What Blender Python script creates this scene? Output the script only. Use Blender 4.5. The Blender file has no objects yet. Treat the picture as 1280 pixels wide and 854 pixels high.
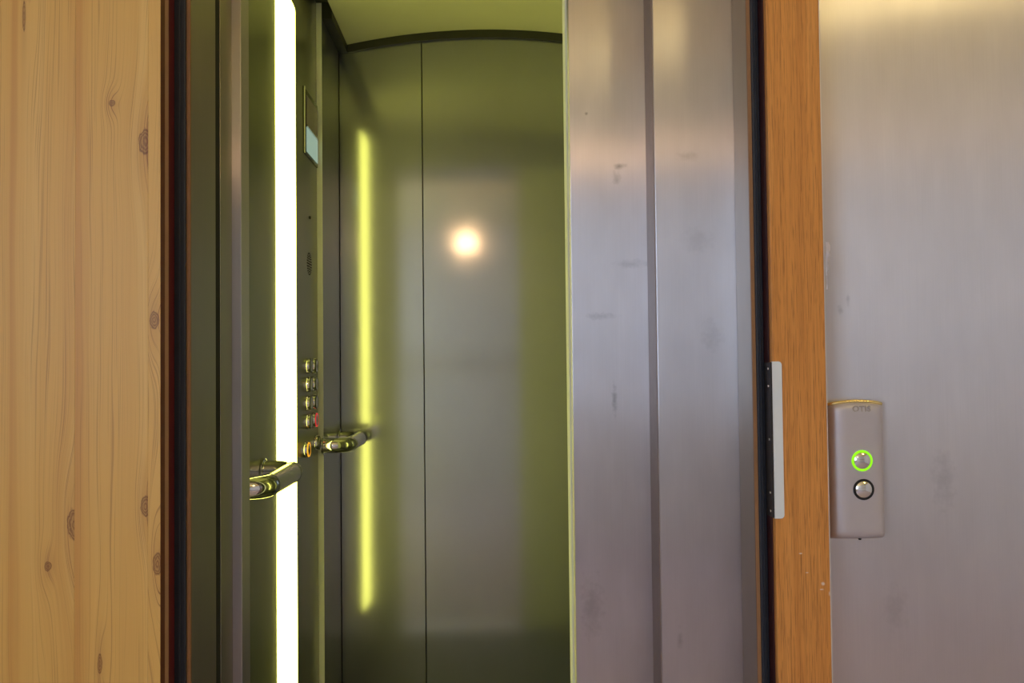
import bpy, bmesh, math, random
from mathutils import Vector, Matrix
random.seed(7)
C = bpy.data.collections.new('scene'); bpy.context.scene.collection.children.link(C)
S = bpy.context.scene

# ------------------------------------------------------------------ camera
F = 1100.0                         # focal length in pixels of the 1280x854 frame
CAM = Vector((0, 0, 1.15))
yb = Vector((-28, -30, -F)).normalized()
zb = Vector((-.01054, 1, 0)); zb.z = -(yb.x*zb.x + yb.y*zb.y)/yb.z; zb.normalize()
xb = yb.cross(zb)
W2C = Matrix((xb, yb, zb)).transposed()      # world -> camera
C2W = W2C.transposed()
cd = bpy.data.cameras.new('camera'); cam = bpy.data.objects.new('camera', cd); C.objects.link(cam)
cd.sensor_width = 36; cd.lens = F/1280*36; cd.clip_start = .02
cam.matrix_world = Matrix.Translation(CAM) @ C2W.to_4x4()
S.camera = cam
def ray(px, py): return C2W @ Vector(((px-640)/F, -(py-427)/F, -1))
def atY(px, py, Y):                # point of the depth plane Y seen at a pixel
    d = ray(px, py); return CAM + d*(Y/d.y)
def atX(px, py, X):
    d = ray(px, py); return CAM + d*(X/d.x)

# ------------------------------------------------------------------ world and exposure
w = bpy.data.worlds.new('sky'); S.world = w; w.use_nodes = True
w.node_tree.nodes['Background'].inputs[0].default_value = (.62, .76, 1, 1)
w.node_tree.nodes['Background'].inputs[1].default_value = 7.0
S.view_settings.view_transform = 'Standard'; S.view_settings.look = 'None'
S.view_settings.exposure = 0.0; S.view_settings.gamma = 1; S.view_settings.use_curve_mapping = False
# daylight window of the hall is in the left side wall: a portal guides the sky through it
WX, WY0, WY1, WZ0, WZ1 = -1.7, -2.7, -.7, .85, 2.25
pl = bpy.data.lights.new('window_portal', 'AREA'); pl.shape = 'RECTANGLE'; pl.size = WZ1-WZ0; pl.size_y = WY1-WY0
pl.cycles.is_portal = True
po = bpy.data.objects.new('window_portal', pl); C.objects.link(po)
po.location = (WX-.11, (WY0+WY1)/2, (WZ0+WZ1)/2); po.rotation_euler = (0, -math.pi/2, 0)

LAMP = Vector((-.16, -.96, 2.04))
STRIP = (6.2, 6.1, 1.08)

# ------------------------------------------------------------------ material helpers
class G:
    def __init__(s, name):
        s.m = bpy.data.materials.new(name); s.m.use_nodes = True
        s.t = s.m.node_tree; s.b = s.t.nodes['Principled BSDF']
    def n(s, typ, ins=None, **kw):
        nd = s.t.nodes.new(typ)
        for k, v in kw.items(): setattr(nd, k, v)
        for k, v in (ins or {}).items(): s.put(nd.inputs[k], v)
        return nd
    def put(s, sock, v):
        if isinstance(v, bpy.types.NodeSocket): s.t.links.new(v, sock)
        else: sock.default_value = v
    def math(s, op, *a, clamp=False):
        nd = s.t.nodes.new('ShaderNodeMath'); nd.operation = op; nd.use_clamp = clamp
        for i, v in enumerate(a): s.put(nd.inputs[i], v)
        return nd.outputs[0]
    def pos(s):
        if not hasattr(s, '_p'): s._p = s.n('ShaderNodeNewGeometry').outputs['Position']
        return s._p
    def objpos(s): return s.n('ShaderNodeTexCoord').outputs['Object']
    def map(s, v, scale, loc=(0,0,0)):
        return s.n('ShaderNodeMapping', {'Vector': v, 'Scale': scale, 'Location': loc}).outputs[0]
    def noise(s, v, scale=1, detail=3, rough=.5, dist=0):
        return s.n('ShaderNodeTexNoise', {'Vector': v, 'Scale': scale, 'Detail': detail, 'Roughness': rough, 'Distortion': dist}).outputs[0]
    def ramp(s, f, stops):
        nd = s.n('ShaderNodeValToRGB', {'Fac': f}); cr = nd.color_ramp; cr.interpolation = 'EASE'
        while len(cr.elements) < len(stops): cr.elements.new(.5)
        for e, (p, c) in zip(cr.elements, stops):
            e.position = p; e.color = (c, c, c, 1) if isinstance(c, (int, float)) else (*c, 1)
        return nd.outputs[0]
    def mix(s, f, a, b, mode='MIX'):
        nd = s.n('ShaderNodeMix', data_type='RGBA', blend_type=mode)
        s.put(nd.inputs[0], f)
        s.put(nd.inputs[6], (*a, 1) if isinstance(a, tuple) and len(a) == 3 else a)
        s.put(nd.inputs[7], (*b, 1) if isinstance(b, tuple) and len(b) == 3 else b)
        return nd.outputs[2]
    def set(s, **kw):
        for k, v in kw.items():
            s.put(s.b.inputs[k.replace('_', ' ')], (*v, 1) if isinstance(v, tuple) and len(v) == 3 else v)
        return s
    def bump(s, h, strength=.1, dist=.001):
        s.put(s.b.inputs['Normal'], s.n('ShaderNodeBump', {'Height': h, 'Strength': strength, 'Distance': dist}).outputs[0]); return s

def plain(name, col, rough=.5, metal=0, var=.12, scale=40, **kw):
    g = G(name); p = g.objpos()
    nz = g.noise(p, scale, 4)
    c = g.mix(nz, tuple(max(0, x*(1-var)) for x in col), tuple(min(1, x*(1+var)) for x in col))
    g.set(Base_Color=c, Roughness=rough, Metallic=metal, **kw); return g.m

def blot(g, x, z, rx, rz, seed=0.0):
    """0..1 blotch with ragged edge at world x,z"""
    sp = g.n('ShaderNodeSeparateXYZ', {0: g.pos()})
    dx = g.math('DIVIDE', g.math('SUBTRACT', sp.outputs[0], x), rx)
    dz = g.math('DIVIDE', g.math('SUBTRACT', sp.outputs[2], z), rz)
    d = g.math('SQRT', g.math('ADD', g.math('MULTIPLY', dx, dx), g.math('MULTIPLY', dz, dz)))
    nz = g.noise(g.pos(), 120, 3)
    d = g.math('ADD', d, g.math('MULTIPLY', g.math('SUBTRACT', nz, .5), 1.6))
    return g.math('SUBTRACT', 1.0, g.math('MULTIPLY', d, 1.0), clamp=True)

def steel_brushed(name, col, rough, aniso, smear=.5, blots=(), haze=.2):
    """stainless steel with a vertical brushed grain, faint wipe marks and smudges"""
    g = G(name); p = g.pos()
    grain = g.noise(g.map(p, (900, 900, 6)), 1, 3, .6)
    cloud = g.noise(g.map(p, (8, 8, 5), (3, 1, 5)), 1, 3, .5, .3)
    fine = g.noise(g.map(p, (30, 30, 10)), 1, 3, .5)
    dirt = cloud
    c = g.mix(grain, tuple(x*.93 for x in col), tuple(min(1, x*1.05) for x in col))
    c = g.mix(g.math('MULTIPLY', dirt, .30*smear), c, tuple(x*.55 for x in col))
    c = g.mix(g.math('MULTIPLY', fine, .30*smear), c, tuple(x*.5 for x in col))
    rr = g.math('ADD', g.math('MULTIPLY', cloud, .03), rough-.008)
    for (bx_, bz_, rx, rz, k) in blots:
        b = blot(g, bx_, bz_, rx, rz)
        c = g.mix(g.math('MULTIPLY', b, k), c, tuple(x*.35 for x in col))
    tan = g.n('ShaderNodeTangent', direction_type='RADIAL', axis='Z').outputs[0]
    g.set(Base_Color=c, Metallic=1.0, Roughness=rr, Anisotropic=aniso, Tangent=tan)
    g.bump(grain, .012, .0004)
    b2 = g.n('ShaderNodeBsdfPrincipled', {'Base Color': c, 'Metallic': 1.0, 'Roughness': .55, 'Anisotropic': .8, 'Tangent': tan})
    mx = g.n('ShaderNodeMixShader', {0: haze, 1: g.b.outputs[0], 2: b2.outputs[0]})
    g.t.links.new(mx.outputs[0], g.t.nodes['Material Output'].inputs[0])
    return g.m

def steel_linen(name, col, r1=.11, r2=.42, f=.45):
    """car panels: finely textured steel = a sharp and a hazy reflection"""
    g = G(name); p = g.pos()
    fine = g.noise(g.map(p, (420, 420, 420)), 1, 2, .6)
    cloud = g.noise(g.map(p, (5, 5, 3)), 1, 5, .6)
    c = g.mix(cloud, tuple(x*.88 for x in col), tuple(min(1, x*1.08) for x in col))
    c = g.mix(g.math('MULTIPLY', fine, .3), c, tuple(x*.75 for x in col))
    g.set(Base_Color=c, Metallic=1.0, Roughness=g.math('ADD', r1-.03, g.math('MULTIPLY', cloud, .06)))
    g.bump(fine, .05, .0004)
    b2 = g.n('ShaderNodeBsdfPrincipled', {'Base Color': c, 'Metallic': 1.0, 'Roughness': r2})
    mx = g.n('ShaderNodeMixShader', {0: f, 1: g.b.outputs[0], 2: b2.outputs[0]})
    g.t.links.new(mx.outputs[0], g.t.nodes['Material Output'].inputs[0])
    return g.m

def pine(name, knots):
    """knotty pine; the rings swing round every knot. knots: x, z, radius x, radius z"""
    g = G(name); p = g.pos(); sp = g.n('ShaderNodeSeparateXYZ', {0: p})
    x, z = sp.outputs[0], sp.outputs[2]
    bid = g.n('ShaderNodeObjectInfo').outputs['Random']
    wob = g.noise(g.n('ShaderNodeCombineXYZ', {0: g.math('MULTIPLY', x, 9), 1: g.math('MULTIPLY', bid, 37), 2: g.math('MULTIPLY', z, .9)}).outputs[0], 1, 3, .5)
    f = g.math('ADD', x, g.math('MULTIPLY', wob, .07))
    dark = None; halo = None
    for (kx, kz, rx, rz) in knots:
        dx = g.math('DIVIDE', g.math('SUBTRACT', x, kx), rx)
        dz = g.math('DIVIDE', g.math('SUBTRACT', z, kz), rz)
        dx2 = g.math('MULTIPLY', dx, dx); dz2 = g.math('MULTIPLY', dz, dz)
        e = g.math('EXPONENT', g.math('MULTIPLY', g.math('ADD', g.math('MULTIPLY', dx2, .10), g.math('MULTIPLY', dz2, .035)), -1.0))
        f = g.math('ADD', f, g.math('MULTIPLY', e, rx*2.8))
        r = g.math('SQRT', g.math('ADD', dx2, dz2))
        r = g.math('ADD', r, g.math('MULTIPLY', g.noise(g.map(p, (200, 200, 110)), 1, 3), .75)); r = g.math('SUBTRACT', r, .2)
        inner = g.math('MULTIPLY', g.math('SUBTRACT', 1.25, r, clamp=True), 3.0, clamp=True)
        rim = g.math('SUBTRACT', 1.0, g.math('MULTIPLY', g.math('ABSOLUTE', g.math('SUBTRACT', r, 1.12)), 5.0), clamp=True)
        rings = g.math('MULTIPLY', g.math('ADD', g.math('SINE', g.math('MULTIPLY', r, 17.0)), 1.0), .5)
        k = g.math('MAXIMUM', g.math('MULTIPLY', inner, g.math('ADD', .30, g.math('MULTIPLY', rings, .45))), g.math('MULTIPLY', rim, .9))
        h = g.math('EXPONENT', g.math('MULTIPLY', g.math('ADD', g.math('MULTIPLY', dx2, .22), g.math('MULTIPLY', dz2, .06)), -1.0))
        dark = k if dark is None else g.math('MAXIMUM', dark, k)
        halo = h if halo is None else g.math('MAXIMUM', halo, h)
    cx = g.n('ShaderNodeCombineXYZ', {0: g.math('MULTIPLY', f, 1), 1: g.math('MULTIPLY', bid, 11), 2: g.math('MULTIPLY', z, .004)}).outputs[0]
    broad = g.noise(cx, 42, 2, .5)
    lines = g.noise(cx, 620, 3, .6)
    gate = g.ramp(g.noise(cx, 60, 2, .5), [(.42, 0.15), (.6, 1.0)])
    pore = g.noise(g.map(p, (600, 600, 9)), 1, 3, .6)
    c = g.ramp(broad, [(.25, (.84, .55, .165)), (.48, (.78, .47, .12)), (.75, (.67, .345, .08))])
    ring = g.math('MULTIPLY', g.ramp(lines, [(.53, 0.0), (.64, 1.0)]), gate)
    c = g.mix(g.math('MULTIPLY', ring, g.math('ADD', .42, g.math('MULTIPLY', halo, .9)), clamp=True), c, (.34, .13, .035))
    c = g.mix(g.math('MULTIPLY', pore, .16), c, (.42, .24, .09))
    c = g.mix(g.math('MULTIPLY', halo, .28), c, (.40, .16, .045))
    c = g.mix(g.math('MULTIPLY', dark, .92), c, (.14, .038, .011))
    g.set(Base_Color=c, Roughness=.42, Specular_IOR_Level=.4)
    g.bump(pore, .08, .0005); return g.m

def oak(name, flecks=()):
    g = G(name); p = g.pos()
    a = g.noise(g.map(p, (70, 70, 2.2)), 1, 4, .6, .6)
    pores = g.noise(g.map(p, (1100, 1100, 22)), 1, 2, .6)
    mid = g.noise(g.map(p, (620, 620, 9)), 1, 2, .5)
    c = g.ramp(a, [(.3, (.74, .335, .082)), (.5, (.68, .29, .064)), (.72, (.59, .235, .05))])
    c = g.mix(g.math('MULTIPLY', g.ramp(mid, [(.45, 0.0), (.66, 1.0)]), .30), c, (.36, .14, .032))
    c = g.mix(g.math('MULTIPLY', g.ramp(pores, [(.54, 0.0), (.64, 1.0)]), .55), c, (.26, .09, .022))
    for (x, z, rx, rz) in flecks:
        b = blot(g, x, z, rx, rz); c = g.mix(g.math('MULTIPLY', b, 1.4, clamp=True), c, (.75, .6, .5))
    g.set(Base_Color=c, Roughness=.38, Specular_IOR_Level=.45); g.bump(pores, .1, .0004); return g.m

def emit(name, col, strength, base=(.8, .8, .8)):
    g = G(name); g.set(Base_Color=base, Emission_Color=col, Emission_Strength=strength, Roughness=.4); return g.m

# ------------------------------------------------------------------ mesh helpers
def link(name, me, mat, parent=None):
    o = bpy.data.objects.new(name, me); C.objects.link(o)
    if mat: me.materials.append(mat)
    if parent: o.parent = parent
    return o
def obj(name, bm, mat, parent=None, smooth=False, local=True):
    """mesh object; geometry is given in world space, shifted so it sits right under its parent"""
    if parent is not None and local:
        bmesh.ops.translate(bm, vec=-parent.matrix_world.translation if False else -Vector(parent['_at'] if '_at' in parent else (0, 0, 0)), verts=bm.verts)
    me = bpy.data.meshes.new(name)
    bmesh.ops.recalc_face_normals(bm, faces=bm.faces)
    bm.to_mesh(me); bm.free()
    if smooth:
        for f in me.polygons: f.use_smooth = True
        me.set_sharp_from_angle(angle=math.radians(38))
    o = link(name, me, mat, parent)
    if parent is not None and '_at' in parent and parent.type == 'MESH': pass
    return o
def box(x0, x1, y0, y1, z0, z1, bev=0, seg=2, bm=None):
    b = bmesh.new()
    bmesh.ops.create_cube(b, size=1)
    bmesh.ops.scale(b, vec=(abs(x1-x0), abs(y1-y0), abs(z1-z0)), verts=b.verts)
    bmesh.ops.translate(b, vec=((x0+x1)/2, (y0+y1)/2, (z0+z1)/2), verts=b.verts)
    if bev: bmesh.ops.bevel(b, geom=b.edges[:], offset=bev, segments=seg, profile=.5, affect='EDGES')
    return merge(bm, b)
def merge(bm, b):
    if bm is None: return b
    me = bpy.data.meshes.new('t'); b.to_mesh(me); b.free(); bm.from_mesh(me); bpy.data.meshes.remove(me); return bm
def lathe(prof, at, axis, n=32, bm=None):
    """profile of (radius, height) spun around an axis through at"""
    b = bmesh.new(); q = Vector(axis).normalized().to_track_quat('Z', 'X'); rings = []
    for r, h in prof:
        if r < 1e-6: rings.append([b.verts.new(Vector(at) + q @ Vector((0, 0, h)))])
        else: rings.append([b.verts.new(Vector(at) + q @ Vector((r*math.cos(t*2*math.pi/n), r*math.sin(t*2*math.pi/n), h))) for t in range(n)])
    for a, c in zip(rings, rings[1:]):
        for i in range(n):
            j = (i+1) % n
            if len(a) == 1 and len(c) == 1: continue
            if len(a) == 1: b.faces.new((a[0], c[i], c[j]))
            elif len(c) == 1: b.faces.new((a[i], a[j], c[0]))
            else: b.faces.new((a[i], a[j], c[j], c[i]))
    for rg, fl in ((rings[0], 1), (rings[-1], 0)):
        if len(rg) > 1: b.faces.new(rg)
    return merge(bm, b)
def tube(pts, r, n=24, bm=None, cap=True):
    b = bmesh.new(); rings = []; up = Vector((0, 0, 1))
    for i, p in enumerate(pts):
        p = Vector(p)
        d = (Vector(pts[min(i+1, len(pts)-1)]) - Vector(pts[max(i-1, 0)])).normalized()
        s = d.cross(up).normalized(); u = s.cross(d)
        rings.append([b.verts.new(p + s*(r*math.cos(t*2*math.pi/n)) + u*(r*math.sin(t*2*math.pi/n))) for t in range(n)])
    for a, c in zip(rings, rings[1:]):
        for i in range(n): b.faces.new((a[i], a[(i+1) % n], c[(i+1) % n], c[i]))
    if cap: b.faces.new(rings[0]); b.faces.new(rings[-1])
    return merge(bm, b)

def thing(name, at, label, cat, group=None):
    o = bpy.data.objects.new(name, None); C.objects.link(o); o.location = at; o['_at'] = tuple(at)
    o.empty_display_size = .05
    return tag(o, label, cat, group)
def tag(o, label, cat, group=None):
    o['label'] = label; o['category'] = cat
    if group: o['group'] = group
    return o
def struct(name, bm, mat, label=None, cat=None):
    o = obj(name, bm, mat); o['kind'] = 'structure'
    if label: tag(o, label, cat)
    return o

# ------------------------------------------------------------------ materials
Y_D2 = 1.395
HALL = (.68, .65, .66)
M = {}
def bl(px, py, Y, rx, rz, k):
    p = atY(px, py, Y); return (p.x, p.z, rx, rz, k)
M['door_a'] = steel_brushed('brushed_steel_rear_leaf', HALL, .288, 1.0, 1.2,
    [bl(790, 330, 1.395, .03, .008, .35), bl(750, 395, 1.395, .03, .006, .4), bl(776, 208, 1.395, .013, .006, .8), bl(770, 222, Y_D2, .008, .012, .5), bl(768, 500, Y_D2, .005, .03, .6), bl(740, 760, Y_D2, .02, .06, .35), bl(733, 142, Y_D2, .003, .003, .9)])
M['door_b'] = steel_brushed('brushed_steel_front_leaf', HALL, .288, 1.0, 1.2,
    [bl(870, 300, 1.328, .03, .02, .2), bl(890, 420, 1.328, .02, .03, .25), bl(858, 195, 1.328, .02, .01, .3), bl(850, 800, 1.328, .006, .02, .4)])
M['wall_steel'] = steel_brushed('brushed_steel_wall_sheet', (.80, .76, .75), .295, 1.0, .9,
    [bl(1050, 388, 1.27, .006, .008, .4), bl(1060, 375, 1.27, .003, .012, .3), bl(1180, 600, 1.27, .02, .05, .25), bl(1120, 760, 1.27, .02, .04, .2)], .45)
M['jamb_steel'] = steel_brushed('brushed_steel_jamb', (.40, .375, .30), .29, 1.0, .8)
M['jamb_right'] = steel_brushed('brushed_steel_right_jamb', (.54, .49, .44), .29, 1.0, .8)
M['car_steel'] = steel_linen('textured_steel_car_panel', (.40, .41, .405), .115, .42, .42)
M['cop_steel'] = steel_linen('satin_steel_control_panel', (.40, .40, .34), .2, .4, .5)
M['pale_edge'] = plain('pale_lacquered_edge', (.90, .90, .78), .5, 0, .03)
M['edge_steel'] = plain('satin_steel_edge', (.62, .62, .56), .38, 1, .06)
M['car_trim'] = plain('dark_bronze_cornice', (.055, .055, .045), .45, .6)
M['car_ceiling'] = plain('cream_car_ceiling', (.80, .78, .62), .55, 0, .03, 12)
M['car_floor'] = plain('dark_rubber_floor', (.08, .08, .075), .6, 0, .3, 90)
M['rubber'] = plain('black_rubber_seal', (.018, .022, .032), .42, 0, .2)
M['black'] = plain('black_gap_lining', (.010, .010, .010), .7)
M['chrome'] = plain('polished_chrome', (.78, .78, .76), .04, 1, .02)
M['satin'] = plain('satin_steel_tube', (.60, .60, .58), .24, 1, .04)
M['oak_lip'] = plain('brown_oak_lip', (.34, .17, .07), .45, 0, .15, 60)
M['brown'] = plain('brown_stained_edge', (.15, .042, .016), .5)
M['beige'] = plain('pale_wood_ply', (.50, .28, .155), .5)
M['red'] = plain('dark_red_intumescent_strip', (.12, .006, .008), .5)
M['paint'] = plain('white_wall_paint', (.82, .80, .80), .8, 0, .03, 6)
M['ceil'] = plain('cream_ceiling_paint', (.92, .78, .42), .8, 0, .03, 6)
M['white_bead'] = plain('white_sealant', (.80, .78, .76), .5)

# ------------------------------------------------------------------ planes of the doorway (metres; camera stands at Y = 0)
Y_PINE, Y_OAK, Y_WALL, Y_D1, Y_D2 = 1.18, 1.215, 1.27, 1.328, 1.395
XPE = atY(200.5, 457, Y_PINE).x           # right edge of the pine board wall
XL = atY(238, 457, 1.2475).x                # inner face of the left steel jamb
XR = atY(941.5, 500, 1.2515).x                # inner face of the right steel jamb
XO0, XO1 = atY(965.3, 457, Y_OAK).x, atY(1032.5, 457, Y_OAK).x
HEAD = 2.02
Y_BACK = 2.70; X_SIDE = -.4556; X_COP = -.4700; X_RIGHT = .47
HX0, HX1, HY0, HZ = -1.7, 2.9, -3.1, 2.5

# ------------------------------------------------------------------ hall shell
struct('trim_20', box(HX0, HX1, HY0, HY0+.02, 1.13, 1.21), plain('brown_dado_rail', (.28, .20, .15), .5))
st = struct('floor', box(HX0, HX1, HY0, 1.38, -.1, 0), plain('mauve_brown_floor', (.58, .48, .53), .35, 0, .15, 14))
struct('ceiling', box(HX0, HX1, HY0, 1.27, HZ, HZ+.1), M['ceil'])
struct('wall_rear', box(HX0-.1, HX1+.1, HY0-.1, HY0, 0, HZ), M['paint'])
struct('wall_side_right', box(HX1, HX1+.1, HY0, 1.27, 0, HZ), M['paint'])
b = box(HX0-.1, HX0, HY0, WY0, 0, HZ); box(HX0-.1, HX0, WY1, 1.27, 0, HZ, bm=b)
box(HX0-.1, HX0, WY0, WY1, 0, WZ0, bm=b); box(HX0-.1, HX0, WY0, WY1, WZ1, HZ, bm=b)
struct('wall_side_left', b, M['paint'])
b = box(HX0-.06, HX0, WY0, WY1, WZ0, WZ0+.05); box(HX0-.06, HX0, WY0, WY1, WZ1-.05, WZ1, bm=b)
for yy in (WY0, (WY0+WY1)/2-.03, WY1-.06): box(HX0-.06, HX0, yy, yy+.06, WZ0+.05, WZ1-.05, bm=b)
struct('window_1', b, plain('white_window_paint', (.8, .8, .8), .4))

# right: steel sheet wall beside the oak frame, and the wall over the doorway
struct('wall_right', box(XO0+.035, HX1, Y_WALL, Y_WALL+.10, 0, HZ), M['wall_steel'], 'brushed steel sheet wall right of the oak door frame', 'wall')
struct('wall_over_door', box(XPE-.02, XO0+.03, Y_WALL, Y_WALL+.10, HEAD+.08, HZ), M['paint'])

# left: pine wall, board by board
wl = struct('wall_left', box(HX0, XPE-.002, Y_PINE+.012, Y_WALL+.03, 0, HZ), M['brown'], 'knotty pine board wall left of the lift doorway', 'wall')
def kn(px, py, rx, rz):
    p = atY(px, py, Y_PINE); return (p.x, p.z, rx, rz)
S1, S2 = atY(185, 457, Y_PINE).x, atY(93.5, 457, Y_PINE).x
M['pine_a'] = pine('pine_narrow_board', [kn(193, 400, .006, .011), kn(197, 705, .006, .014)])
M['pine_b'] = pine('pine_middle_board', [kn(182, 177, .009, .016), kn(140, 129, .004, .004), kn(182, 633, .006, .013), kn(125, 830, .003, .012)])
M['pine_c'] = pine('pine_wide_board', [kn(93, 656, .009, .020), kn(60, 708, .0045, .006), kn(30, 20, .002, .02)])
M['pine_d'] = pine('pine_outer_board', [(-.80, 1.5, .01, .014), (-.95, 1.0, .008, .012), (-1.2, 1.25, .009, .014), (-1.45, .8, .009, .014)])
seams = [XPE, S1, S2]
while seams[-1] > HX0+.11: seams.append(seams[-1]-.0985)
seams.append(HX0)
for i, (a, c) in enumerate(zip(seams, seams[1:])):
    m = M['pine_a'] if i == 0 else M['pine_b'] if i == 1 else M['pine_c'] if i == 2 else M['pine_d']
    obj('plank', box(c+.00004, a-.00004, Y_PINE, Y_PINE+.012, 0, HZ, .00018, 1), m, wl)

# ------------------------------------------------------------------ left door frame edge: plies, seal, lip
yb1, yb2, yb3 = 1.196, 1.211, 1.233
tl = struct('trim_1', box(XPE-.03, XPE, Y_PINE+.0005, yb1, 0, HEAD+.08), M['brown'], 'brown stained edge strip between pine boards and black seal', 'trim')
obj('pale_ply', box(XPE-.03, XPE-.0004, yb1, yb2, 0, HEAD+.08), M['beige'], tl)
obj('red_strip', box(XPE-.03, XPE-.0008, yb2, yb3, 0, HEAD+.08), M['red'], tl)
def seal(x0, x1, y0, y1, z0, z1):
    b = box(x0, x1, y0, y1, z0, z1, .002, 3)
    n = 2
    for k in range(n):
        xx = x0+(x1-x0)*(k+1)/(n+1); tube([(xx, y0, z0+.003), (xx, y0, z1-.003)], .0013, 8, bm=b)
    return b
xs0, xs1 = atY(217, 457, 1.237).x, atY(232, 457, 1.237).x
sl = struct('trim_2', box(xs0-.01, xs1, 1.237, 1.2425, 0, HEAD+.06, .0015, 3), M['rubber'], 'black rubber seal beside the pine wall', 'seal')
obj('seal_lip', box((xs0+xs1)/2-.001, (xs0+xs1)/2+.001, 1.2345, 1.238, 0, HEAD+.06, .0006, 1), M['rubber'], sl)
xl1 = atY(238, 457, 1.243).x; xl0 = atY(230.5, 457, 1.243).x
struct('trim_3', box(xl0, xl1, 1.243, 1.247, 0, HEAD+.04), M['oak_lip'], 'thin oak lip between left black seal and steel jamb', 'trim')

# left steel jamb (faces the opening) + gap
y1 = atX(270, 457, XL).y
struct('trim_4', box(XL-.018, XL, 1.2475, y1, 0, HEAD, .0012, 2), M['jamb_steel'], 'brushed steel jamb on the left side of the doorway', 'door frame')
ya = atX(275.5, 457, XL).y
struct('trim_5', box(XL-.06, XL-.0005, y1+.0002, ya-.0002, 0, HEAD), M['black'], 'black shaft gap beside the left steel jamb', 'gap')
# ------------------------------------------------------------------ right door frame: oak board, strike plate, seal
fl = [(*[(atY(px, py, Y_OAK).x, atY(px, py, Y_OAK).z) for _ in (0,)][0], rx, rz) for px, py, rx, rz in ((1001, 692, .003, .001), (1009, 716, .003, .001), (1029, 730, .003, .003), (1027, 737, .004, .001), (1037, 742, .002, .004))]
M['oak'] = oak('oak_frame_board', fl)
tr = struct('trim_6', box(XO0, XO1, Y_OAK, Y_WALL, 0, HEAD+.07, .0018, 3), M['oak'], 'orange oak frame board right of the lift doorway', 'door frame')
obj('sealant_bead', box(XO1-.0006, XO1+.0019, Y_OAK+.003, Y_OAK+.007, 0, HEAD+.05), M['white_bead'], tr)
obj('red_strip', box(XO0-.0018, XO0+.001, Y_OAK+.010, Y_OAK+.03, 0, HEAD+.07), plain('dark_maroon_strip', (.035, .004, .005), .5), tr)
xr0, xr1 = atY(946.5, 500, 1.245).x, atY(956.5, 500, 1.245).x
sr = struct('trim_7', box(xr0, xr1, 1.245, 1.2512, 0, HEAD+.06, .002, 3), M['rubber'], 'black rubber seal beside the oak frame board', 'seal')
obj('seal_lip', box((xr0+xr1)/2-.001, (xr0+xr1)/2+.001, 1.2425, 1.246, 0, HEAD+.06, .0006, 1), M['rubber'], sr)
struct('trim_18', box(xr1+.0003, XO0+.002, 1.2445, 1.2512, 0, HEAD+.06), M['black'])
struct('trim_8', box(atY(941.5, 500, 1.247).x, xr0-.0002, 1.247, 1.2512, 0, HEAD+.04), M['oak_lip'], 'thin oak lip between right steel jamb and black seal', 'trim')
struct('trim_9', box(XR, XR+.03, 1.2515, Y_D1-.001, 0, HEAD, .0012, 2), M['jamb_right'], 'narrow brushed steel jamb on the right side of the doorway', 'door frame')
# head members, above the frame of the photograph
struct('trim_10', box(XPE-.03, XO1, Y_OAK, Y_WALL, HEAD+.08, HEAD+.16, .002, 2), M['oak'])
struct('trim_11', box(XL-.05, XR+.06, 1.271, 1.41, HEAD, HEAD+.08), M['jamb_steel'])
struct('trim_12', box(XL-.06, XR+.06, 1.412, 1.55, HEAD, 2.35), M['jamb_steel'])
struct('trim_13', box(XL-.06, XR+.06, 1.38, 1.55, -.1, 0), M['edge_steel'])

# strike plate on the oak board
p0 = atY(965, 452, Y_OAK); p1 = atY(977.5, 648, Y_OAK)
sp_ = thing('strike_plate', (XO0, Y_OAK, p1.z), 'tall pale grey metal strike plate screwed onto oak frame edge', 'strike plate')
bw = bmesh.new()
w_, h0, h1, r_ = .0125, p1.z, p0.z, .005
pts = [(XO0-.001, h0)]
for k in range(7): a = -math.pi/2+k*math.pi/12; pts.append((XO0+w_-r_+r_*math.cos(a), h0+r_+r_*math.sin(a)))
for k in range(7): a = k*math.pi/12; pts.append((XO0+w_-r_+r_*math.cos(a), h1-r_+r_*math.sin(a)))
pts.append((XO0-.001, h1))
f0 = [bw.verts.new((x, Y_OAK-.0024, z)) for x, z in pts]; f1 = [bw.verts.new((x, Y_OAK+.0004, z)) for x, z in pts]
bw.faces.new(f0); bw.faces.new(f1[::-1])
for i in range(len(pts)): j = (i+1) % len(pts); bw.faces.new((f0[i], f0[j], f1[j], f1[i]))
M['plate'] = plain('pale_zinc_plate', (.80, .86, .89), .42, .2, .05)
obj('face_plate', bw, M['plate'], sp_)
M['plate_side'] = plain('dark_plate_side', (.055, .05, .05), .45, .7, .3, 200)  # side toward the opening, much darker than the pale face
obj('side_plate', box(XO0-.0035, XO0-.0012, Y_OAK-.0024, Y_OAK+.026, h0+.001, h1-.001, .0005, 1), M['plate_side'], sp_)
for py in (461, 483, 550, 617, 640):
    z = atY(965, py, Y_OAK).z
    obj('screw', lathe([(.0022, 0), (.002, .0007), (.0008, .001), (0, .0008)], (XO0-.0035, Y_OAK+.008, z), (-1, 0, 0), 14), M['satin'], sp_, True)

# ------------------------------------------------------------------ lift doors
xa = atY(822, 457, Y_D1).x; xb_ = atY(715.5, 457, Y_D2).x
def leaf(name, x0, x1, y0, y1, m, lab):
    return struct(name, box(x0, x1, y0, y1, .008, HEAD-.002, .0012, 2), m, lab, 'lift door')
d1 = leaf('door_1', xa, XR+.05, Y_D1, 1.362, M['door_b'], 'brushed steel lift door leaf in front, beside the right jamb')
obj('edge_fold', box(xa-.0012, xa+.0, Y_D1+.003, Y_D2-.001, .008, HEAD-.003), plain('brown_grey_door_edge', (.33, .27, .24), .4, .9), d1)
d2 = leaf('door_2', xb_, XR+.04, Y_D2, Y_D2+.025, M['door_a'], 'brushed steel lift door leaf behind, bordering the green lit car')
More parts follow.
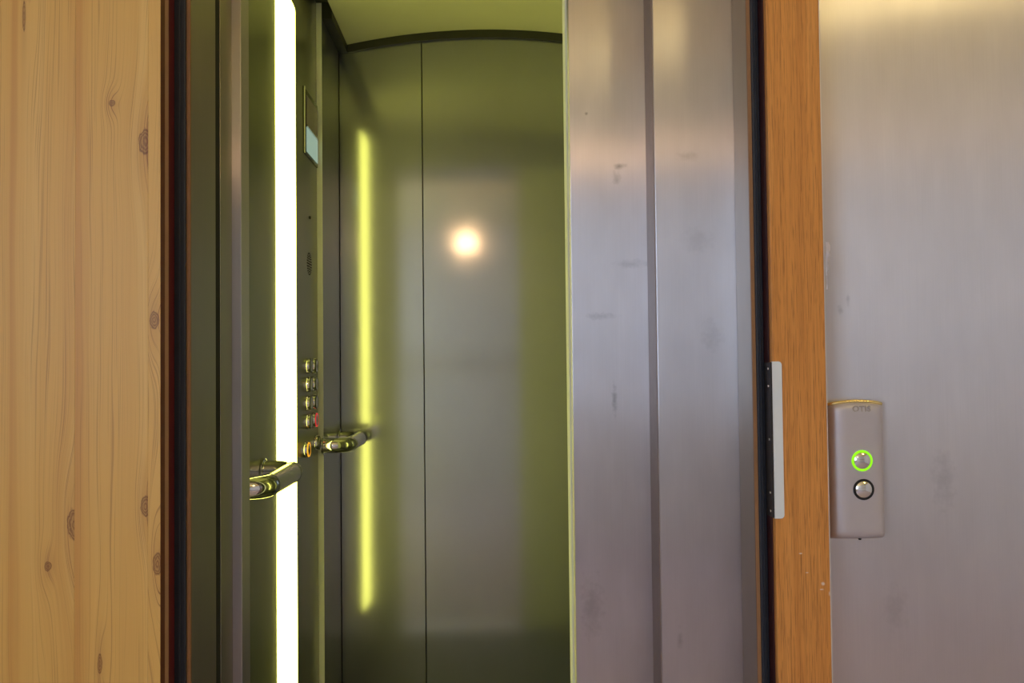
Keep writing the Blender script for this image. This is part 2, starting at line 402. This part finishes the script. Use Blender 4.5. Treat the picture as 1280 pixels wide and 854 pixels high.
# car door leaves, only their green lit edges show
xc = atY(711.5, 457, 1.50).x
d3 = struct('door_3', box(xc, XR+.04, 1.500, 1.532, .008, HEAD+.02, .001, 1), M['pale_edge'], 'car door leaf whose thin edge glows green behind the steel leaves', 'lift door')
xd = atY(708.2, 457, 1.553).x
d4 = struct('door_4', box(xd, XR+.02, 1.536, 1.553, .008, HEAD+.02, .001, 1), M['pale_edge'], 'innermost car door leaf with pale green edge beside the back panel', 'lift door')

# left car jamb: inner face, bright frontal nose, return
ya = atX(275.5, 457, XL).y; yn = atX(290, 457, XL).y
xn = atY(302, 457, yn).x; ye = atX(312, 457, xn).y
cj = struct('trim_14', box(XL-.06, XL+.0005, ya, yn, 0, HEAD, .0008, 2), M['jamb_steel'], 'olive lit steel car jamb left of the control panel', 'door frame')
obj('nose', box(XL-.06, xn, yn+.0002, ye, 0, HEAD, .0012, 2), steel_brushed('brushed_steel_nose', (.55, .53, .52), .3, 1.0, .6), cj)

# ------------------------------------------------------------------ lift car
def vault(y0, y1, z_edge, sag, x0, x1, thick, up=0, n=40):
    b = bmesh.new(); rows = []
    for k in range(n+1):
        t = k/n; x = x0+(x1-x0)*t; z = z_edge+sag*(1-(2*t-1)**2)
        rows.append([b.verts.new((x, y, z+dz)) for y, dz in ((y0, 0), (y1, 0), (y1, thick), (y0, thick))])
    for a, c in zip(rows, rows[1:]):
        for i in range(4): j = (i+1) % 4; b.faces.new((a[i], a[j], c[j], c[i]))
    b.faces.new(rows[0]); b.faces.new(rows[-1][::-1]); return b
ZE = atY(441, 57.5, Y_BACK).z; SAG = atY(620, 37, Y_BACK).z - ZE - .004
yf = 1.556
struct('ceiling_car', vault(yf, Y_BACK+.05, ZE, SAG, X_SIDE+.028, X_RIGHT-.028, .03), M['car_ceiling'], 'shallow vaulted ceiling of the lift car', 'ceiling')
struct('trim_15', vault(Y_BACK-.012, Y_BACK, ZE-.024, SAG, X_SIDE+.028, X_RIGHT-.028, .0235), M['car_trim'], 'dark curved cornice over the car back wall', 'cornice')
struct('trim_17', box(X_RIGHT-.028, X_RIGHT, yf, Y_BACK, ZE-.024, ZE+.05), M['car_trim'])
Y_E = atX(404, 457, X_SIDE).y
xseam = atY(530, 457, Y_BACK).x; xseam2 = -xseam+.0
wb = struct('wall_back', box(X_SIDE-.03, X_RIGHT+.03, Y_BACK+.010, Y_BACK+.05, 0, 2.4), M['black'], 'textured steel back wall of the lift car', 'wall')
for a, c in ((X_SIDE+.0012, xseam-.0012), (xseam+.0012, .30), (.3024, X_RIGHT)):
    obj('panel', box(a, c, Y_BACK, Y_BACK+.010, .0, ZE+SAG-.0, .0008, 1), M['car_steel'], wb)
Y_E = atX(404, 457, X_SIDE).y
struct('trim_16', box(X_SIDE, X_SIDE+.028, Y_E+.002, Y_BACK, ZE-.024, ZE+.05), M['car_trim'], 'dark straight cornice over the left car side wall', 'cornice')
struct('trim_19', box(X_COP-.012, X_SIDE+.028, 1.56, Y_E+.001, ZE+.021, ZE+.05), M['car_trim'])
wcl = struct('wall_side_car', box(X_SIDE-.05, X_COP-.0112, 1.56, Y_BACK+.05, 0, 2.4), M['black'], 'left side wall of the lift car behind the control panel', 'wall')
obj('panel', box(X_SIDE-.0255, X_SIDE, Y_E+.001, Y_BACK, 0, ZE), M['car_steel'], wcl)
obj('edge_strip', box(X_SIDE-.0255, X_SIDE, Y_E, Y_E+.001, 0, ZE+.019), M['pale_edge'], wcl)
struct('wall_side_right_car', box(X_RIGHT, X_RIGHT+.02, yf, Y_BACK, 0, 2.3), M['car_steel'])
struct('floor_car', box(X_SIDE-.03, X_RIGHT+.03, 1.55, Y_BACK+.03, -.05, 0), M['car_floor'])
struct('wall_front_car', box(.40, X_RIGHT, 1.556, 1.575, 0, ZE), M['car_steel'])
struct('header_car', box(X_SIDE-.03, X_RIGHT+.02, 1.551, 1.560, HEAD, 2.4), M['car_steel'])

# the dark lift shaft round the car
b = box(-1.0, -.95, 1.38, 3.0, -.2, 2.6); box(1.0, 1.05, 1.38, 3.0, -.2, 2.6, bm=b); box(-1.0, 1.05, 2.95, 3.0, -.2, 2.6, bm=b)
box(-1.0, 1.05, 1.38, 3.0, 2.55, 2.6, bm=b); box(-1.0, 1.05, 1.38, 3.0, -.25, -.2, bm=b); box(-1.0, XL-.07, 1.33, 1.38, -.2, 2.6, bm=b)
box(XR+.09, 1.05, 1.372, 1.40, -.2, 2.6, bm=b)
struct('wall_shaft', b, plain('dark_shaft_concrete', (.10, .10, .10), .8))

# ------------------------------------------------------------------ control panel with its buttons, display, speaker
cp = thing('control_panel', (X_COP, 2.1, 0), 'tall olive lit steel control panel with buttons beside the white strip light', 'control panel')
ys0, ys1 = atX(345.5, 457, X_COP).y, atX(370.5, 457, X_COP).y
b = box(X_COP-.010, X_COP, 1.575, ys0-.002, .02, ZE+.02, .0006, 1)
box(X_COP-.010, X_COP, ys1+.002, Y_E-.002, .02, ZE+.02, .0006, 1, bm=b)
box(X_COP-.010, X_COP-.005, ys0-.001, ys1+.001, .02, ZE+.02, bm=b)
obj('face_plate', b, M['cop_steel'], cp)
ycp = atX(312.5, 457, X_COP).y
def button(Y, z, ring=None, r=.0195, base=.011):
    at = (X_COP, Y, z)
    prof = [(r*1.04, 0), (r*1.04, base*.25), (r, base*.8), (r*.93, base), (r*.80, base*1.05)]
    o = obj('button', lathe(prof, at, (1, 0, 0), 28), M['chrome'], cp, True); 
    b = lathe([(r*.80, base*.96), (r*.78, base*1.12), (r*.60, base*1.20), (r*.3, base*1.02), (0, base*.95)], at, (1, 0, 0), 28)
    k = obj('button_cap', b, M['chrome'], None, True); 
    bmm = bmesh.new(); bmm.from_mesh(k.data); bmesh.ops.translate(bmm, vec=-Vector(cp['_at']), verts=bmm.verts); bmm.to_mesh(k.data); bmm.free()
    k.parent = o
    rb = lathe([(r*.80, base*1.04), (r*.84, base*1.16), (r*.93, base*1.16), (r*.965, base*.98)], at, (1, 0, 0), 28)
    bmesh.ops.translate(rb, vec=-Vector(cp['_at']), verts=rb.verts)
    g = obj('ring', rb, ring or M['dark_ring'], None, True); g.parent = o
    if ring: g['label'] = 'red ring' if ring is M['red_ring'] else 'orange lit ring'
M['dark_ring'] = plain('dark_button_ring', (.06, .07, .05), .3, .5)
M['red_ring'] = emit('red_lit_ring', (1, .03, .06), .5, (.7, .02, .03))
M['orange_ring'] = emit('orange_lit_ring', (1, .42, .02), 1.0, (.9, .4, .02))
YA, YB = atX(383.3, 457, X_COP).y, atX(390.3, 457, X_COP).y
for k, py in enumerate((457.5, 480.5, 503.5, 526.5)):
    z = atX(386, py, X_COP).z
    button(YA, z); button(YB, z, M['red_ring'] if k == 3 else None)
z5 = atX(381, 562, X_COP).z
button(atX(380.5, 562, X_COP).y, z5, M['orange_ring']); button(YB+.03, z5+.006)
# display
dt, db = atX(379, 108, X_COP).z, atX(379, 191, X_COP).z
dy0, dy1 = atX(378.5, 150, X_COP).y, Y_E-.004
dsp = obj('display', box(X_COP-.002, X_COP+.003, dy0, dy1, db, dt, .001, 1), plain('display_bezel', (.09, .10, .07), .25, .8), cp)
def sub(name, bm, mat, parent, sm=False):
    bmesh.ops.translate(bm, vec=-Vector(cp['_at']), verts=bm.verts); o = obj(name, bm, mat, None, sm); o.parent = parent; return o
q = atX(382.5, 118, X_COP); dz = (dt-db)
sub('frame_bar', box(X_COP+.003, X_COP+.006, dy0, dy0+.004, db, dt, .0008, 1), M['edge_steel'], dsp)
sub('upper_screen', box(X_COP+.0031, X_COP+.0042, dy0+.03, dy1-.006, db+dz*.47, dt-dz*.08, .0004, 1), plain('dark_lilac_glass', (.26, .21, .27), .15), dsp)
sub('lower_screen', box(X_COP+.0031, X_COP+.0044, dy0+.03, dy1-.006, db+dz*.06, db+dz*.43, .0004, 1), emit('pale_lit_screen', (.60, .85, .68), .42, (.1, .1, .1)), dsp)
sub('screen_divider', box(X_COP+.003, X_COP+.007, dy0+.028, dy1-.004, db+dz*.435, db+dz*.465, .0006, 1), M['chrome'], dsp)
q = atX(387, 272, X_COP)
obj('indicator', lathe([(.004, 0), (.004, .002), (.0025, .003), (0, .003)], (X_COP, q.y, q.z), (1, 0, 0), 16), M['black'], cp, True)
q = atX(386.5, 330, X_COP); b = None
for rr, nn in ((0, 1), (.007, 6), (.014, 12), (.021, 18), (.028, 24)):
    for k in range(nn):
        a = k*2*math.pi/nn
        b = lathe([(.0019, 0), (.0019, .0006), (.0012, .0006), (.0012, .0001), (0, .0001)], (X_COP, q.y+rr*math.cos(a), q.z+rr*math.sin(a)), (1, 0, 0), 8, bm=b)
sg = obj('speaker_grille', b, M['black'], cp); sg['kind'] = 'stuff'

# strip light
sl_ = thing('strip_light', (X_COP, (ys0+ys1)/2, .1), 'full height glowing white strip light set in the car wall', 'lamp')
zt, zb_ = atX(357, -6, X_COP).z, .26
b = bmesh.new(); n = 20; rows = []
for k in range(n+1):
    t = k/n; yy = ys0+(ys1-ys0)*t; xx = X_COP+.0005+.006*(1-(2*t-1)**4)
    rows.append((b.verts.new((xx, yy, zb_)), b.verts.new((xx, yy, zt)), b.verts.new((X_COP-.004, yy, zt)), b.verts.new((X_COP-.004, yy, zb_))))
for a, c in zip(rows, rows[1:]):
    for i in range(4): j = (i+1) % 4; b.faces.new((a[i], a[j], c[j], c[i]))
b.faces.new(rows[0]); b.faces.new(rows[-1][::-1])
g = emit('strip_diffuser', STRIP, 1.0, (.8, .8, .7)); obj('diffuser', b, g, sl_)
obj('end_cap', box(X_COP-.004, X_COP+.0015, ys0, ys1, zt, ZE+.02), M['cop_steel'], sl_)
obj('end_cap', box(X_COP-.004, X_COP+.0015, ys0, ys1, .02, zb_), M['cop_steel'], sl_)

# ------------------------------------------------------------------ handrails
def handrail(name, xw, y0, y1, z, label):
    t = thing(name, (xw, (y0+y1)/2, z), label, 'handrail', 'handrails on the left car wall')
    r = .0205; R_ = .045; xt = xw+.068
    def arc(yc, s):
        return [(xt-R_+R_*math.sin(a), yc+s*(R_-R_*math.cos(a))*-1+s*R_*0, z) for a in [k*math.pi/2/10 for k in range(11)]]
    n1 = [(xw+.004, y0, z)] + [(xt-R_+R_*math.sin(k*math.pi/20), y0+R_-R_*math.cos(k*math.pi/20), z) for k in range(11)]
    n2 = [(xw+.004, y1, z)] + [(xt-R_+R_*math.sin(k*math.pi/20), y1-R_+R_*math.cos(k*math.pi/20), z) for k in range(11)]
    obj('elbow', tube(n1, r), M['chrome'], t, True)['label'] = 'polished near elbow'
    obj('elbow', tube(n2, r), M['chrome'], t, True)['label'] = 'polished far elbow'
    obj('grip_tube', tube([(xt, y0+R_+.001, z), (xt, y1-R_-.001, z)], r*.985), M['satin'], t, True)
    for yy in (y0+R_, y1-R_):
        obj('joint_ring', tube([(xt, yy-.001, z), (xt, yy+.001, z)], r*1.03), M['dark_ring'], t, True)
    for yy in (y0, y1):
        obj('wall_rosette', lathe([(r*1.25, 0), (r*1.25, .003), (r*1.15, .004), (r, .005)], (xw+.0005, yy, z), (1, 0, 0), 32), M['chrome'], t, True)
ZH = 1.15-.212
handrail('handrail', X_COP+.001, 1.56, 1.835, ZH, 'chrome handrail in front of the strip light, nearest the doorway')
handrail('handrail', X_SIDE+.001, 2.40, 2.665, ZH, 'chrome handrail at the back corner of the lift car')

# ------------------------------------------------------------------ hall call station
bc = atY(1073.5, 588, Y_WALL-.02)
cx, cz = bc.x, bc.z
HW, HH = .0415, .0995
cs = thing('call_station', (cx, Y_WALL, cz-HH), 'rounded metal call button box on steel wall beside the oak frame', 'call button box')
b = bmesh.new(); NX, NZ = 28, 36; D = .024; grid = []
for iz in range(NZ+1):
    row = []
    v = -1+2*iz/NZ
    for ix in range(NX+1):
        u = -math.cos(math.pi*ix/NX)
        vv = math.copysign(abs(math.sin(v*math.pi/2)), v)
        dep = D*(1-abs(u)**5)**.45*(1-abs(vv)**26)**.45
        dep *= 1-.10*u*u
        top = HH-.0045*u*u if vv > 0 else HH
        row.append(b.verts.new((cx+HW*u, Y_WALL-.0002-dep, cz+top*vv)))
    grid.append(row)
for r0, r1 in zip(grid, grid[1:]):
    for i in range(NX): b.faces.new((r0[i], r0[i+1], r1[i+1], r1[i]))
M['box'] = plain('satin_champagne_metal', (.57, .54, .57), .42, .45, .06, 30)
obj('housing', b, M['box'], cs, True)
rim = [(cx+HW*.97*u, Y_WALL-.0035-.0125*(1-abs(u)**5)**.45, cz+HH-.0045*u*u-.0012) for u in [-.96+.12*k for k in range(17)]]  # path of the painted golden reflection along the top edge
obj('top_glint', tube(rim, .0026, 10), plain('painted_gold_glint', (.88, .74, .34), .25, .9), cs, True)['label'] = 'golden reflection painted along the top edge'  # gold strip stands for warm ceiling light mirrored in the housing's top edge
def call_button(px, py, ring, lab):
    p = atY(px, py, Y_WALL-D); r = .0142
    o = obj('button', lathe([(r*1.06, -.002), (r*1.06, .0012), (r*1.0, .0022), (r*.88, .0022), (r*.86, .001)], (p.x, Y_WALL-D+.0002, p.z), (0, -1, 0), 40), ring, cs, True)
    o['label'] = lab
    c = lathe([(r*.86, .0002), (r*.86, .0012), (r*.74, .0026), (r*.5, .0038), (r*.25, .0044), (0, .0046)], (p.x, Y_WALL-D, p.z), (0, -1, 0), 40)
    bmesh.ops.translate(c, vec=-Vector(cs['_at']), verts=c.verts)
    k = obj('button_cap', c, M['chrome'], None, True); k.parent = o
call_button(1077.5, 576, emit('lime_lit_ring', (.30, .95, .0), .85, (.2, .6, .02)), 'round button with a lime green lit ring')
call_button(1079.5, 612, M['black'], 'round chrome button with a black ring')
p = atY(1077, 511.5, Y_WALL-D)
fc = bpy.data.curves.new('lettering', 'FONT'); fc.body = 'OTIS'; fc.size = .0115; fc.extrude = .0004; fc.offset = .0004; fc.align_x = 'CENTER'; fc.align_y = 'CENTER'; fc.space_character = 1.1
fo = bpy.data.objects.new('lettering_tmp', fc); C.objects.link(fo)
bpy.context.view_layer.update()
me = bpy.data.meshes.new_from_object(fo.evaluated_get(bpy.context.evaluated_depsgraph_get()))
bpy.data.objects.remove(fo); bpy.data.curves.remove(fc)
me.transform(Matrix.Translation(Vector((p.x, Y_WALL-D+.0004, p.z))-Vector(cs['_at'])) @ Matrix.Rotation(math.pi/2, 4, 'X'))
me.materials.clear(); link('lettering', me, plain('letter_relief_metal', (.46, .42, .40), .4, .7), cs)
obj('screw', lathe([(.0022, 0), (.002, .0015), (0, .0018)], (cx+.002, Y_WALL-.014, cz-HH+.001), (0, 0, -1), 12), M['black'], cs, True)

# scrap of tape caught on the oak edge
tt = thing('tape_scrap', (XO1, Y_OAK+.01, atY(1033, 362, Y_OAK).z), 'small crumpled scrap of clear white tape on oak frame edge', 'tape')
b = bmesh.new(); prev = None
for k in range(15):
    t = k/14; py = 303+59*t; c0 = atY(1031.0+.9*t, py, Y_OAK)
    wdt = .0075*(1-.55*t)*(1 if k % 3 else .82) if t < .6 else .0022
    yo = Y_OAK-.003-.0018*math.sin(t*9); z = c0.z
    a = [b.verts.new((c0.x, yo, z)), b.verts.new((c0.x+wdt*.5, yo+.0012*math.sin(t*17), z)), b.verts.new((c0.x+wdt, yo+.003+.001*math.cos(t*13), z))]
    if prev:
        for i in range(2): b.faces.new((prev[i], prev[i+1], a[i+1], a[i]))
    prev = a
bmesh.ops.solidify(b, geom=b.faces[:], thickness=.0002)
g = G('clear_white_tape'); g.set(Base_Color=(.95, .93, .98), Roughness=.3); obj('film', b, g.m, tt, True)

# ------------------------------------------------------------------ pendant lamp of the hall, behind the photographer
lp = thing('pendant_lamp', (LAMP.x, LAMP.y, LAMP.z), 'warm glass pendant lamp hanging in the hall behind the viewpoint', 'lamp')
obj('bulb_globe', lathe([(0, -.026), (.015, -.021), (.024, -.009), (.026, 0), (.024, .009), (.015, .021), (.009, .025)], LAMP, (0, 0, 1), 24),
    emit('warm_globe', (1.0, .60, .30), 260.0), lp, True)
obj('cord', tube([(LAMP.x, LAMP.y, LAMP.z+.033), (LAMP.x+.0001, LAMP.y, HZ)], .003, 8) if False else lathe([(.003, .03), (.003, HZ-LAMP.z-.02), (.04, HZ-LAMP.z-.018), (.04, HZ-LAMP.z)], LAMP, (0, 0, 1), 12), M['black'], lp)

cl = thing('added_ceiling_lamp', (1.4, .0, 2.30), 'round opal ceiling lamp added out of view to yellow the upper steel wall', 'lamp')  # added lamp, out of view: puts the yellow glow high on the steel wall
obj('added_lamp_base_ring', lathe([(.05, .07), (.05, .055), (.02, .05), (.02, .07)], (1.4, .0, 2.30), (0, 0, 1), 32), M['satin'], cl, True)
obj('added_lamp_stem', lathe([(.008, 0), (.008, .17), (.05, .18), (.05, .20)], (1.4, .0, 2.30), (0, 0, 1), 16), M['satin'], cl, True)
obj('added_lamp_shade', lathe([(.02, .06), (.09, .045), (.139, .0), (.137, -.035), (.11, -.055), (.06, -.066), (0, -.07)], (1.4, .0, 2.30), (0, 0, 1), 32), emit('added_lamp_glass', (1.0, .78, .33), 17.0), cl, True)

for o in list(C.objects):
    if '_at' in o: del o['_at']
